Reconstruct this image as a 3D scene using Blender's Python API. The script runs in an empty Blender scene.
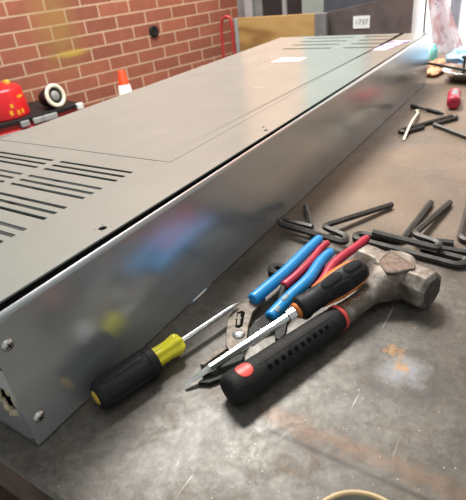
import bpy, math, random
from mathutils import Vector as Vec, Matrix, noise
random.seed(7)
C = bpy.context.scene.collection
PI = math.pi
MM = 0.001

# ------------------------------------------------------------------ mesh builder (millimetres)
class MB:
    def __init__(s):
        s.v = []; s.f = []; s.sm = []
    def add(s, vs, fs, smooth=False):
        o = len(s.v); s.v += [Vec(p) for p in vs]
        for f in fs: s.f.append([o + i for i in f]); s.sm.append(smooth)
        return s
    def box(s, x0, x1, y0, y1, z0, z1):
        return s.add([(x, y, z) for z in (z0, z1) for y in (y0, y1) for x in (x0, x1)],
                     [(0,2,3,1),(4,5,7,6),(0,1,5,4),(2,6,7,3),(0,4,6,2),(1,3,7,5)])
    def obox(s, c, ax, ay, az, hx, hy, hz):
        c = Vec(c); ax = Vec(ax).normalized(); ay = Vec(ay).normalized(); az = Vec(az).normalized()
        return s.add([c + ax*hx*i + ay*hy*j + az*hz*k for k in (-1,1) for j in (-1,1) for i in (-1,1)],
                     [(0,2,3,1),(4,5,7,6),(0,1,5,4),(2,6,7,3),(0,4,6,2),(1,3,7,5)])
    def rings(s, rings, cap=True, smooth=True, closed=False):
        n = len(rings[0]); vs = [p for r in rings for p in r]; fs = []
        m = len(rings)
        for i in range(m if closed else m-1):
            for j in range(n):
                a = i*n+j; b = i*n+(j+1) % n; c = ((i+1) % m)*n+(j+1) % n; d = ((i+1) % m)*n+j
                fs.append((a, b, c, d))
        s.add(vs, fs, smooth)
        if cap and not closed:
            s.add(rings[0], [list(range(n))[::-1]]); s.add(rings[-1], [list(range(n))])
        return s
    def tube(s, path, r, n=12, smooth=True, flat=1.0, up=(0,0,1), phase=0.0):
        """tube along a path; r number or list; flat scales the radius along the up-ish axis"""
        path = [Vec(p) for p in path]; rs = r if isinstance(r, (list, tuple)) else [r]*len(path)
        rg = []; prev = None
        for i, p in enumerate(path):
            t = (path[min(i+1, len(path)-1)] - path[max(i-1, 0)]).normalized()
            if prev is None:
                u = Vec(up)
                if abs(u.dot(t)) > .95: u = Vec((1,0,0))
                side = t.cross(u).normalized()
            else:
                side = (prev - t*prev.dot(t)).normalized()
            prev = side; w = side.cross(t).normalized()
            rg.append([p + side*(math.cos(a)*rs[i]) + w*(math.sin(a)*rs[i]*flat)
                       for a in [phase + 2*PI*k/n for k in range(n)]])
        return s.rings(rg, smooth=smooth)
    def lathe(s, o, ax, prof, n=28, smooth=True, cap=True, lob=0, amp=0.0, closed=False):
        """prof: list of (distance along ax, radius)"""
        o = Vec(o); a, b, c = frame(ax)
        rg = []
        for (d, r) in prof:
            rg.append([o + a*d + b*(math.cos(t)*r*(1+amp*math.cos(lob*t))) + c*(math.sin(t)*r*(1+amp*math.cos(lob*t)))
                       for t in [2*PI*k/n for k in range(n)]])
        return s.rings(rg, cap=cap, smooth=smooth, closed=closed)
    def prism(s, poly, z0, z1, smooth=False):
        n = len(poly)
        area = sum(poly[i][0]*poly[(i+1)%n][1]-poly[(i+1)%n][0]*poly[i][1] for i in range(n))
        if area < 0: poly = poly[::-1]
        vs = [(x, y, z0) for x, y in poly] + [(x, y, z1) for x, y in poly]
        return s.add(vs, [list(range(n))[::-1], list(range(n, 2*n))] + [(i, (i+1) % n, n+(i+1) % n, n+i) for i in range(n)], smooth)
    def grid(s, fn, nu, nv, smooth=True):
        vs = [fn(i/nu, j/nv) for j in range(nv+1) for i in range(nu+1)]
        w = nu+1
        return s.add(vs, [(j*w+i, j*w+i+1, (j+1)*w+i+1, (j+1)*w+i) for j in range(nv) for i in range(nu)], smooth)
    def blob(s, c, rx, ry, rz, amp=.25, seed=0, n=20, m=12, floor=None, freq=1.6):
        rg = []
        for j in range(m+1):
            ph = -PI/2 + PI*(j+.02)/(m+.04); ring = []
            for k in range(n):
                t = 2*PI*k/n
                d = Vec((math.cos(ph)*math.cos(t), math.cos(ph)*math.sin(t), math.sin(ph)))
                q = 1 + amp*noise.noise(d*freq + Vec((seed, seed*2.3, 1)))*1.4
                p = Vec((c[0]+d.x*rx*q, c[1]+d.y*ry*q, c[2]+d.z*rz*q))
                if floor is not None and p.z < floor: p.z = floor
                ring.append(p)
            rg.append(ring)
        return s.rings(rg)

def frame(ax):
    a = Vec(ax).normalized()
    c = Vec((0,0,1)) - a*a.z
    if c.length < .05: c = Vec((0,1,0)) - a*a.y
    c.normalize(); b = c.cross(a).normalized()      # b points to the side, c up
    return a, b, c

def fillet(path, r, seg=5):
    path = [Vec(p) for p in path]; out = [path[0]]
    for i in range(1, len(path)-1):
        p0, p, p1 = path[i-1], path[i], path[i+1]
        d0 = (p0-p); d1 = (p1-p); l = min(r, d0.length*.49, d1.length*.49)
        a = p + d0.normalized()*l; b = p + d1.normalized()*l
        for k in range(seg+1):
            t = k/seg
            out.append(a*(1-t)**2 + p*2*t*(1-t) + b*t*t)
    out.append(path[-1]); return out

def smooth_path(pts, n=6):
    pts = [Vec(p) for p in pts]; P = [pts[0]*2-pts[1]] + pts + [pts[-1]*2-pts[-2]]; out = []
    for i in range(1, len(P)-2):
        for k in range(n):
            t = k/n; p0, p1, p2, p3 = P[i-1], P[i], P[i+1], P[i+2]
            out.append(.5*((2*p1) + (p2-p0)*t + (2*p0-5*p1+4*p2-p3)*t*t + (3*p1-p0-3*p2+p3)*t**3))
    out.append(pts[-1]); return out

def lerp_list(xs, ys, x):
    if x <= xs[0]: return ys[0]
    for i in range(len(xs)-1):
        if x <= xs[i+1]:
            t = (x-xs[i])/(xs[i+1]-xs[i]); return ys[i]*(1-t)+ys[i+1]*t
    return ys[-1]

# ------------------------------------------------------------------ objects
ROOT = {}
def mesh_obj(name, mb, mat, parent=None, bevel=0.0):
    off = ROOT[parent.name] if parent else Vec((0,0,0))
    me = bpy.data.meshes.new(name)
    me.from_pydata([tuple((p - off)*MM) for p in mb.v], [], mb.f); me.update()
    me.polygons.foreach_set('use_smooth', mb.sm)
    me.materials.append(mat)
    o = bpy.data.objects.new(name, me); C.objects.link(o)
    if parent: o.parent = parent
    ROOT[o.name] = off
    if bevel:
        m = o.modifiers.new('bevel', 'BEVEL'); m.width = bevel*MM; m.segments = 2; m.limit_method = 'ANGLE'
        m.angle_limit = math.radians(40)
    return o
def part(name, mb, mat, parent, bevel=0.0, label=None):
    o = mesh_obj(name, mb, mat, parent, bevel)
    if label: o['label'] = label
    return o
def tag(o, label, cat, group=None):
    o['label'] = label; o['category'] = cat
    if group: o['group'] = group
    return o
def thing(name, label, cat, loc, group=None):
    o = bpy.data.objects.new(name, None); C.objects.link(o); o.empty_display_size = .02
    o.location = Vec(loc)*MM; ROOT[o.name] = Vec(loc)
    return tag(o, label, cat, group)
def struct(name, mb, mat, parent=None):
    o = mesh_obj(name, mb, mat, parent); o['kind'] = 'structure'; return o

# ------------------------------------------------------------------ materials
class NT:
    def __init__(s, name):
        s.m = bpy.data.materials.new(name); s.m.use_nodes = True; s.t = s.m.node_tree
        s.b = s.t.nodes['Principled BSDF']; s.tc = None
    def n(s, ty, **kw):
        x = s.t.nodes.new(ty)
        for k, v in kw.items():
            if hasattr(x, k) and k not in x.inputs: setattr(x, k, v)
            else: x.inputs[k].default_value = v
        return x
    def l(s, a, b): s.t.links.new(a, b)
    off = None
    def co(s):
        if not s.tc:
            s.tc = s.n('ShaderNodeTexCoord').outputs['Object']
            if s.off:
                a = s.n('ShaderNodeVectorMath'); a.operation = 'ADD'; s.l(s.tc, a.inputs[0])
                a.inputs[1].default_value = s.off; s.tc = a.outputs[0]
        return s.tc
    def map(s, scale=(1,1,1), loc=(0,0,0), rot=(0,0,0)):
        m = s.n('ShaderNodeMapping'); m.inputs['Scale'].default_value = scale
        m.inputs['Location'].default_value = loc; m.inputs['Rotation'].default_value = rot
        s.l(s.co(), m.inputs['Vector']); return m.outputs['Vector']
    def noise(s, scale, detail=4, rough=.6, vec=None, dist=0.0):
        x = s.n('ShaderNodeTexNoise'); x.inputs['Scale'].default_value = scale; x.inputs['Detail'].default_value = detail
        x.inputs['Roughness'].default_value = rough; x.inputs['Distortion'].default_value = dist
        s.l(vec or s.co(), x.inputs['Vector']); return x.outputs['Fac']
    def ramp(s, fac, stops, interp='LINEAR'):
        r = s.n('ShaderNodeValToRGB'); e = r.color_ramp; e.interpolation = interp
        while len(e.elements) < len(stops): e.elements.new(.5)
        for el, (p, c) in zip(e.elements, stops):
            el.position = p; el.color = (c, c, c, 1) if isinstance(c, (int, float)) else (*c, 1)
        s.l(fac, r.inputs['Fac']); return r.outputs['Color']
    def mix(s, fac, a, b, mode='MIX'):
        x = s.n('ShaderNodeMix'); x.data_type = 'RGBA'; x.blend_type = mode
        for sock, v in ((x.inputs[0], fac), (x.inputs[6], a), (x.inputs[7], b)):
            if isinstance(v, (int, float)): sock.default_value = v
            elif isinstance(v, tuple): sock.default_value = (*v, 1)
            else: s.l(v, sock)
        return x.outputs[2]
    def math(s, op, a, b=0.0):
        x = s.n('ShaderNodeMath'); x.operation = op
        for i, v in enumerate((a, b)):
            if isinstance(v, (int, float)): x.inputs[i].default_value = v
            else: s.l(v, x.inputs[i])
        return x.outputs[0]
    def dist(s, c, scale=(1,1,1)):
        """distance from point c (object space, metres), axes weighted"""
        m = s.map(scale=scale, loc=tuple(-c[i]*scale[i] for i in range(3)))
        x = s.n('ShaderNodeVectorMath'); x.operation = 'LENGTH'; s.l(m, x.inputs[0]); return x.outputs['Value']
    def set(s, **kw):
        for k, v in kw.items():
            k = k.replace('_', ' ')
            i = s.b.inputs[k]
            if hasattr(v, 'is_linked') or not isinstance(v, (int, float, tuple)): s.l(v, i)
            elif isinstance(v, tuple): i.default_value = (*v, 1)
            else: i.default_value = v
        return s
    def bump(s, h, strength=.3, distance=.001):
        b = s.n('ShaderNodeBump'); b.inputs['Strength'].default_value = strength; b.inputs['Distance'].default_value = distance
        s.l(h, b.inputs['Height']); s.l(b.outputs['Normal'], s.b.inputs['Normal']); return s

def simple(name, col, rough=.5, metal=0.0, var=.25, scale=60, bump=0.0, **kw):
    t = NT(name)
    f = t.noise(scale, 4)
    lo = tuple(c*(1-var) for c in col); hi = tuple(min(1, c*(1+var)) for c in col)
    t.set(Base_Color=t.ramp(f, [(.3, lo), (.7, hi)]), Roughness=rough, Metallic=metal, **kw)
    if bump: t.bump(t.noise(scale*4, 3), bump)
    return t.m

def mat_bench():
    t = NT('worn steel plate'); t.off = (.9, 0, -.9)     # part space -> bench corner space
    n1 = t.noise(7, 6, .65); n2 = t.noise(28, 5, .7, dist=.6); n3 = t.noise(290, 2, .5)
    base = t.ramp(n1, [(.34, (.060,.050,.040)), (.5, (.100,.088,.073)), (.66, (.148,.136,.118))])
    base = t.mix(t.ramp(n2, [(.54, 0.0), (.72, .7)]), base, (.110,.072,.042))          # rust film
    n4 = t.noise(120, 6, .8, dist=.5)
    base = t.mix(.55, base, t.ramp(n4, [(.32, .35), (.5, 1.0), (.68, 1.6)]), 'MULTIPLY')
    n5 = t.noise(13, 4, .6, vec=t.map(loc=(3.3, 1.7, 0)))
    base = t.mix(t.ramp(n5, [(.52, 0.0), (.70, .55)]), base, (.045,.038,.033))       # dark oily smudges
    base = t.mix(t.ramp(n3, [(.69, 0.0), (.77, .75)]), base, (.46,.42,.35))            # grit
    # seam between the two plates (x = 0.116) with a rusty band behind it
    sx = t.n('ShaderNodeSeparateXYZ'); t.l(t.co(), sx.inputs[0])
    wob = t.math('MULTIPLY', t.math('SUBTRACT', t.noise(40, 3), .5), .036)
    d = t.math('ADD', t.math('SUBTRACT', sx.outputs['X'], .134), wob)
    side = t.math('LESS_THAN', sx.outputs['Y'], -.165)
    band = t.math('MULTIPLY', t.ramp(t.math('ABSOLUTE', d), [(0.0, .55), (.012, 0.0)]), side)
    base = t.mix(band, base, (.17,.095,.055))
    line = t.math('MULTIPLY', t.ramp(t.math('ABSOLUTE', t.math('SUBTRACT', sx.outputs['X'], .116)), [(0.0, .8), (.0012, 0.0)]), side)
    base = t.mix(line, base, (.035,.03,.025))
    # paler brown towards the far part of the plate: rust tint plus painted window sheen
    far = t.math('MULTIPLY', t.ramp(sx.outputs['X'], [(.40, 0.0), (.62, .62)]), t.ramp(t.noise(5, 4), [(.3, .35), (.6, 1.0)]))
    base = t.mix(far, base, (.30,.205,.135))
    # blue-white grinding burn and its rust blotches
    burn = t.math('ADD', t.dist((.2407, -.2707, 0)), t.math('MULTIPLY', t.math('SUBTRACT', t.noise(45, 4), .5), .05))
    base = t.mix(t.ramp(burn, [(.020, 0.0), (.034, .55), (.048, 0.0)]), base, (.045,.043,.042))
    base = t.mix(t.ramp(burn, [(.002, .58), (.026, 0.0)]), base, (.32,.335,.37))
    o1 = t.math('ADD', t.dist((.2455, -.2675, 0), (1,1.3,1)), t.math('MULTIPLY', t.math('SUBTRACT', t.noise(140, 3), .5), .03))
    base = t.mix(t.ramp(o1, [(.003, .8), (.010, 0.0)]), base, (.36,.19,.06))
    o2 = t.math('ADD', t.dist((.266, -.254, 0), (1,1,1)), t.math('MULTIPLY', t.math('SUBTRACT', t.noise(150, 3), .5), .04))
    base = t.mix(t.ramp(o2, [(.003, .7), (.012, 0.0)]), base, (.33,.17,.06))
    # brushed bright smear near the front
    mp_ = t.n('ShaderNodeMapping', vector_type='TEXTURE'); mp_.inputs['Location'].default_value = (.080, -.130, 0); mp_.inputs['Rotation'].default_value = (0, 0, -.43)
    mp_.inputs['Scale'].default_value = (1.7, .55, 1); t.l(t.co(), mp_.inputs['Vector'])
    ln_ = t.n('ShaderNodeVectorMath'); ln_.operation = 'LENGTH'; t.l(mp_.outputs[0], ln_.inputs[0])
    sm = t.math('ADD', ln_.outputs['Value'], t.math('MULTIPLY', t.math('SUBTRACT', t.noise(26, 5), .5), .05))
    base = t.mix(t.ramp(sm, [(.0, .32), (.050, 0.0)]), base, (.27,.27,.26))
    # scratches: two directions of stretched noise
    for rot, sc, seed in ((.55, (6, 420, 1), 0), (-.9, (9, 300, 1), 3.1)):
        s_ = t.noise(1.0, 2, .4, vec=t.map(scale=sc, rot=(0,0,rot), loc=(seed,seed,0)))
        base = t.mix(t.ramp(s_, [(.735, 0.0), (.77, .45)]), base, (.52,.49,.45))
    rough = t.ramp(n2, [(.3, .36), (.7, .58)])
    t.set(Base_Color=base, Metallic=.30, Roughness=rough)
    t.bump(t.mix(.5, n2, n3), .12, .0006)
    return t.m

def mat_zinc(name, lo, hi, metal, r0, r1, scr=.25, streak=(4, 60, 60), spot=.3, bmp=.05):
    t = NT(name)
    n1 = t.noise(9, 5, .6); n2 = t.noise(1.0, 3, .5, vec=t.map(scale=streak))
    base = t.ramp(t.mix(.4, n1, n2), [(.3, lo), (.7, hi)])
    s_ = t.noise(1.0, 2, .4, vec=t.map(scale=(60, 14, 60), rot=(0,0,.5)))
    base = t.mix(t.ramp(s_, [(.72, 0.0), (.80, scr)]), base, (.62,.61,.58))
    d_ = t.noise(34, 3, .5)
    base = t.mix(t.ramp(d_, [(.70, 0.0), (.76, spot)]), base, (.16,.15,.14))
    t.set(Base_Color=base, Metallic=metal, Roughness=t.ramp(t.noise(16, 4), [(.3, r0), (.7, r1)]))
    t.bump(n1, bmp, .002)
    return t.m

def mat_brick():
    t = NT('red brick')
    br = t.n('ShaderNodeTexBrick'); br.offset = .5; br.squash = 1.0
    mp = t.map(loc=(.068, .004, 0))
    t.l(mp, br.inputs['Vector'])
    for k, v in (('Scale', 1.0), ('Brick Width', .245), ('Row Height', .0865), ('Mortar Size', .0055), ('Mortar Smooth', .25), ('Bias', -.1)):
        br.inputs[k].default_value = v
    br.inputs['Color1'].default_value = (.37,.125,.072,1); br.inputs['Color2'].default_value = (.27,.088,.055,1)
    br.inputs['Mortar'].default_value = (.60,.43,.29,1)
    n = t.noise(14, 5)
    col = t.mix(.4, br.outputs['Color'], t.ramp(n, [(.3, (.55,.5,.48)), (.7, (1,1,1))]), 'MULTIPLY')
    # yellow paint overspray and drip line
    d1 = t.math('ADD', t.dist((1.44, .17, 0), (1.0,.55,0)), t.math('MULTIPLY', t.math('SUBTRACT', t.noise(9, 4), .5), .14))
    col = t.mix(t.ramp(d1, [(.05, .50), (.20, 0.0)]), col, (.33,.22,.05))
    d2 = t.math('ADD', t.dist((1.50, -.012, 0), (.28,1.6,0)), t.math('MULTIPLY', t.math('SUBTRACT', t.noise(22, 3), .5), .02))
    col = t.mix(t.ramp(d2, [(.015, .62), (.045, 0.0)]), col, (.56,.42,.05))
    t.set(Base_Color=col, Roughness=.85)
    t.bump(br.outputs['Fac'], -.5, .006)
    return t.m

def mat_plywood():
    t = NT('plywood')
    w = t.n('ShaderNodeTexWave'); w.inputs['Scale'].default_value = 4.2; w.inputs['Distortion'].default_value = 9
    w.inputs['Detail'].default_value = 2; w.inputs['Detail Scale'].default_value = .9
    t.l(t.map(scale=(1, .55, 1.5)), w.inputs['Vector'])
    t.set(Base_Color=t.ramp(w.outputs['Fac'], [(.0, (.30,.155,.045)), (.6, (.47,.27,.085)), (1.0, (.54,.33,.12))]), Roughness=.6)
    return t.m

def mat_cloth_print():
    t = NT('flowered cloth')
    a = t.noise(9, 3, .5, dist=1.5); b = t.noise(16, 2, .5, dist=2.5)
    c = t.mix(t.ramp(a, [(.55, 0.0), (.62, .8)]), (.95,.92,.94), (.78,.58,.58))
    c = t.mix(t.ramp(b, [(.62, 0.0), (.68, .8)]), c, (.60,.50,.62))
    t.set(Base_Color=c, Roughness=.8)
    tr = t.n('ShaderNodeBsdfTranslucent'); t.l(c, tr.inputs['Color'])
    mx = t.n('ShaderNodeMixShader'); mx.inputs[0].default_value = .65
    t.l(t.b.outputs[0], mx.inputs[1]); t.l(tr.outputs[0], mx.inputs[2])
    t.l(mx.outputs[0], t.t.nodes['Material Output'].inputs['Surface'])
    return t.m

def mat_emit(name, col, strength):
    t = NT(name)
    t.set(Base_Color=col, Roughness=.4); t.b.inputs['Emission Color'].default_value = (*col, 1)
    t.b.inputs['Emission Strength'].default_value = strength
    return t.m

def mat_grip_dots(name, col):
    t = NT(name)
    v = t.n('ShaderNodeTexVoronoi'); v.inputs['Scale'].default_value = 520; t.l(t.co(), v.inputs['Vector'])
    t.set(Base_Color=col, Roughness=.75); t.b.inputs['Specular IOR Level'].default_value = .2; t.bump(v.outputs['Distance'], -.9, .0012); return t.m

M = dict(
    bench=mat_bench(),
    bench_side=simple('rusty steel edge', (.075,.045,.028), .7, .3, .6, 22, .3),
    lid=mat_zinc('satin zinc lid', (.315,.365,.340), (.365,.405,.375), .34, .17, .22, .30, (3, 20, 20), .09, .01),
    zinc=mat_zinc('galvanised sheet', (.49,.515,.525), (.60,.625,.635), .74, .19, .27, .04, (4, 40, 60), .06, .012),
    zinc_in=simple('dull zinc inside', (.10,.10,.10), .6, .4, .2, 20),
    foam=simple('torn beige insulation', (.52,.42,.28), .95, 0, .35, 130, .8),
    steel=simple('bright plated steel', (.72,.72,.70), .27, 1.0, .08, 60),
    screw=simple('zinc plated screw', (.66,.64,.60), .3, 1.0, .1, 200),
    recess=simple('dark recess', (.006,.006,.006), .95, 0, .2, 50, **{'Specular IOR Level': .05}),  # near-black painted in for the shade inside pits, slots and gaps
    rubber=simple('black rubber', (.013,.013,.014), .55, 0, .3, 150, .12, **{'Specular IOR Level': .28}),
    rubber_worn=simple('scuffed black rubber', (.017,.016,.0155), .66, 0, .5, 90, .5, **{'Specular IOR Level': .25}),
    pads=mat_grip_dots('dotted rubber pads', (.014,.014,.015)),
    yellow=simple('yellow acetate', (.95,.84,.04), .12, 0, .06, 40, Transmission_Weight=.22, IOR=1.47),
    amber=simple('amber plastic', (.62,.38,.04), .35, 0, .15, 90),
    orange=simple('orange plastic', (.72,.20,.035), .42, 0, .12, 60),
    red_dot=simple('red plastic', (.74,.075,.060), .42, 0, .1, 90),
    hammer=None, jaw=None,
    blue=simple('blue dipped plastic', (.010,.255,.60), .36, 0, .12, 70),
    blue_worn=simple('worn grey-blue plastic', (.22,.30,.36), .55, 0, .3, 160),
    redgrip=simple('crimson dipped plastic', (.47,.026,.055), .34, 0, .12, 70),
    blacksteel=simple('black oxide steel', (.036,.033,.031), .48, .3, .35, 120, .1),
    key=simple('dark hex steel', (.070,.063,.057), .50, .45, .3, 90, .06),
    brick=mat_brick(), plywood=mat_plywood(),
    concrete=simple('grey concrete', (.22,.215,.20), .85, 0, .25, 6, .2),
    greypaint=simple('weathered grey paint', (.20,.19,.185), .7, 0, .25, 8),
    greypost=simple('pale grey paint', (.34,.34,.335), .55, 0, .15, 12),
    greengrey=simple('grey-green enamel', (.29,.32,.30), .6, 0, .1, 8),
    darkdoor=simple('near-black panel', (.022,.018,.018), .6, 0, .3, 10),
    brownsheet=simple('brown-grey sheet', (.105,.080,.074), .7, 0, .3, 9),
    slate=simple('slate blue panel', (.062,.066,.080), .6, 0, .2, 9),
    plaster=simple('peach plaster', (.72,.36,.20), .8, 0, .08, 5),
    white=simple('white plastic', (.82,.81,.78), .4, 0, .05, 40),
    paper=simple('white paper', (.86,.86,.85), .5, 0, .04, 40),
    ink=simple('dark grey ink', (.10,.10,.11), .7, 0, .1, 40),
    purple=simple('purple print', (.20,.06,.30), .9, 0, .25, 120),
    redpaint=simple('red enamel', (.62,.018,.022), .28, 0, .12, 10),
    reddark=simple('red tool chest paint', (.42,.035,.035), .35, 0, .15, 10),
    yellowink=simple('yellow print', (.80,.38,.02), .5, 0, .15, 60),
    cone=simple('cone orange', (.92,.085,.022), .5, 0, .06, 30),
    cream=simple('cream plastic', (.78,.74,.58), .45, 0, .06, 60),
    tan=simple('tan card rim', (.60,.44,.24), .6, 0, .15, 90),
    tubgrey=simple('olive grey lining', (.20,.20,.15), .6, 0, .2, 60),
    green=simple('leaf green', (.12,.30,.03), .5, 0, .2, 60),
    bluebag=simple('sky blue plastic', (.34,.62,.88), .35, 0, .12, 20),
    teal=simple('turquoise plastic', (.30,.80,.74), .4, 0, .1, 20),
    card=simple('orange card', (.70,.36,.20), .8, 0, .25, 25),
    brown=simple('brown card', (.36,.20,.16), .8, 0, .25, 25),
    lampgrey=simple('grey lens', (.26,.26,.25), .4, 0, .2, 40),
    cloth=mat_cloth_print(),
    pane=mat_emit('bright daylight pane', (1.0,.94,.92), 1.15),
    frame_w=simple('white window frame', (.80,.76,.74), .5, 0, .05, 20),
    mullion=simple('blue-grey mullion', (.36,.37,.42), .5, 0, .1, 20),
)
def mat_hammer():
    t = NT('worn forged steel')
    n1 = t.noise(55, 5, .65); n2 = t.noise(220, 3, .6)
    c = t.ramp(n1, [(.34, (.115,.080,.058)), (.5, (.205,.170,.140)), (.68, (.39,.36,.325))])
    t.set(Base_Color=c, Metallic=.55, Roughness=t.ramp(n2, [(.3, .42), (.7, .62)])); t.bump(n2, .2, .0008); return t.m
M['hammer'] = mat_hammer()
M['darksteel'] = simple('blackened plier steel', (.020,.018,.016), .6, 0, .4, 120, .15, **{'Specular IOR Level': .3})
M['rusty'] = simple('rust-brown recess', (.17,.115,.085), .6, .4, .5, 160, .5)
M['hface'] = simple('dark struck face', (.085,.075,.068), .5, .6, .4, 120, .3)
M['jaw'] = simple('stained plier steel', (.150,.120,.092), .55, .3, .55, 120, .25)

# ------------------------------------------------------------------ setting
FZ = -900
struct('floor', MB().box(-3000, 4600, -3500, 4200, FZ-20, FZ), M['concrete'])
wd = Vec((.968, -.2508, 0)); wn = Vec((.2508, .968, 0))
def W(u, v, z): return wd*u + wn*v + Vec((0,0,z))
bw = MB(); bw.box(-1200, 3120, -900, 2600, -120, 0)       # local: x along, y up, z towards the room is +0
o = struct('wall_left', bw, M['brick'])
mat = Matrix(((wd.x, 0, -wn.x, wn.x*2.939), (wd.y, 0, -wn.y, wn.y*2.939), (0, 1, 0, 0), (0, 0, 0, 1)))
o.matrix_world = mat
struct('wall_back', MB().box(3720, 3800, -1800, 2250, FZ, 2600), M['plaster'])

def wall_thing(name, label, cat, base): return thing(name, label, cat, base)

# --- rear bay, between the wall end and the window
t = thing('steel_locker', 'pale and dark grey steel locker bank with black openings above the plywood sheet', 'locker', (3500, 1580, FZ))
part('carcass', MB().box(3480, 3700, 1215, 1930, FZ, 235), M['greypaint'], t)
part('door', MB().box(3464, 3479, 1512, 1691, FZ+60, 232), M['darkdoor'], t, label='near-black left locker door')  # dark sheet put where the opening is only in shade
part('door', MB().box(3464, 3479, 1332, 1470, FZ+60, 232), M['darkdoor'], t, label='near-black right locker door')  # second dark sheet, drawn for the unlit opening
part('post', MB().box(3440, 3463, 1770, 1840, FZ, 233), M['greypost'], t, label='pale grey post')
part('post', MB().box(3440, 3463, 1474, 1508, FZ, 233), M['greypost'], t, label='pale grey post')
col = tag(mesh_obj('steel_column', MB().box(2980, 3090, 716, 1129, FZ, 2600), M['greengrey']), 'broad grey-green column between the plywood sheet and the dark panel', 'column')

t = thing('plywood_sheet', 'golden plywood sheet standing on edge behind the long metal cabinet', 'board', (2610, 1120, FZ))
part('sheet', MB().box(2555, 2573, 852, 1352, FZ, 108), M['plywood'], t)
part('edge_rail', MB().box(2551, 2577, 1352, 1376, FZ, 106), M['greypost'], t, label='grey metal end rail')
part('edge_rail', MB().box(2545, 2579, 782, 850, FZ, 108), M['greypaint'], t, label='wide grey post at the right end')

t = thing('hand_truck', 'red tubular hand truck leaning where brick wall meets plywood', 'hand truck', (2900, 1660, FZ))
part('frame', MB().tube(fillet([(2900,1740,FZ+40),(2900,1712,0),(2900,1706,62),(2900,1670,88),(2900,1635,88),(2900,1622,40),(2900,1622,FZ+40)], 40), 10, 10), M['reddark'], t)
part('crossbar', MB().tube([(2900,1722,-300),(2900,1622,-300)], 10, 8), M['reddark'], t)
part('toe_plate', MB().box(2780, 2910, 1560, 1720, FZ, FZ+8), M['blacksteel'], t)
for y in (1545, 1735):
    part('wheel', MB().lathe((2960, y-20, FZ+100), (0,1,0), [(0,60),(2,96),(20,100),(38,96),(40,60)], 24), M['rubber'], t)

t = thing('dark_equipment_panel', 'dark slate and brown-grey panel behind the far end of the cabinet', 'panel', (2620, 560, FZ))
part('backing', MB().box(2640, 2670, 308, 836, FZ, 215), M['slate'], t, label='slate blue upper panel')
pf = MB()
poly = [(835,FZ),(835,101),(696,121),(515,150),(330,184),(314,186),(314,FZ)]
pf.add([(2600,y,z) for y,z in poly]+[(2636,y,z) for y,z in poly],
       [list(range(7)),list(range(7,14))[::-1]]+[(i,7+i,7+(i+1)%7,(i+1)%7) for i in range(7)])
part('front_sheet', pf, M['brownsheet'], t, label='brown-grey sheet with a sloping top edge')
part('edge_strip', MB().box(2592, 2672, 296, 307, FZ, 225), M['mullion'], t)

# sign 17 37 on the brown sheet
s = thing('number_sign', 'small white sign reading 1737 on the brown-grey sheet', 'sign', (2598, 603, 50))
so = Vec((2597, 603, 50)); sy = Vec((0,-1,0)); sz = Vec((0,0,1))
part('plate', MB().box(2596, 2599.5, 558, 648, 20, 80), M['paper'], s)
fc = bpy.data.curves.new('digits', 'FONT'); fc.body = '1737'; fc.size = .036; fc.align_x = 'CENTER'; fc.align_y = 'CENTER'; fc.extrude = .0004
tmp = bpy.data.objects.new('tmp', fc); C.objects.link(tmp)
bpy.context.view_layer.update()
me = bpy.data.meshes.new_from_object(tmp.evaluated_get(bpy.context.evaluated_depsgraph_get()))
bpy.data.objects.remove(tmp)
me.transform(Matrix(((0,0,-1,-.0027),(-1,0,0,0),(0,1,0,0),(0,0,0,1))))
me.materials.clear(); me.materials.append(M['ink'])
d = bpy.data.objects.new('lettering', me); C.objects.link(d); d.parent = s; d['label'] = 'dark grey digits'

# --- window at the right with a hanging flowered cloth
w = struct('window_1', MB().box(2480, 2486, -700, 286, -300, 900), M['pane'])
struct('wall_right', MB().box(2490, 2560, -1800, 290, FZ, -300).box(2490, 2560, -1800, 290, 900, 2600).box(2490,2560,-1800,-700,-300,900), M['plaster'])
struct('trim_1', MB().box(2440, 2479, 96, 137, -300, 900), M['mullion'])
struct('trim_2', MB().box(2440, 2479, 287, 300, -300, 900), M['frame_w'])
struct('trim_3', MB().box(2430, 2490, -720, 280, -330, -301), M['frame_w'])
def cl(u, v):
    z = 420 - v*(420+66)
    yl = lerp_list([-66,-20,60,165,420], [150,163,178,199,206], z)
    yr = lerp_list([-66,-40,0,165,420], [18,14,36,116,190], z)
    y = yl + (yr-yl)*u
    x = 2250 + 26*math.sin(u*9+v*2)*(.3+v) + 10*math.sin(u*21)
    zz = z + (14*math.sin(u*5+.6) if v > .9 else 0)
    return (x, y, zz)
co = tag(mesh_obj('hanging_cloth', MB().grid(cl, 26, 30), M['cloth']), 'pink and white flowered cloth hanging in front of the bright window', 'cloth')
sm_ = co.modifiers.new('thick', 'SOLIDIFY'); sm_.thickness = .002
tag(mesh_obj('black_rope', MB().tube(smooth_path([(2240,199,900),(2240,198,165),(2240,196,40),(2240,190,-60),(2240,186,-340)]), 4, 8), M['rubber']),
    'thin black rope hanging at the left edge of the flowered cloth', 'rope')

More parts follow.
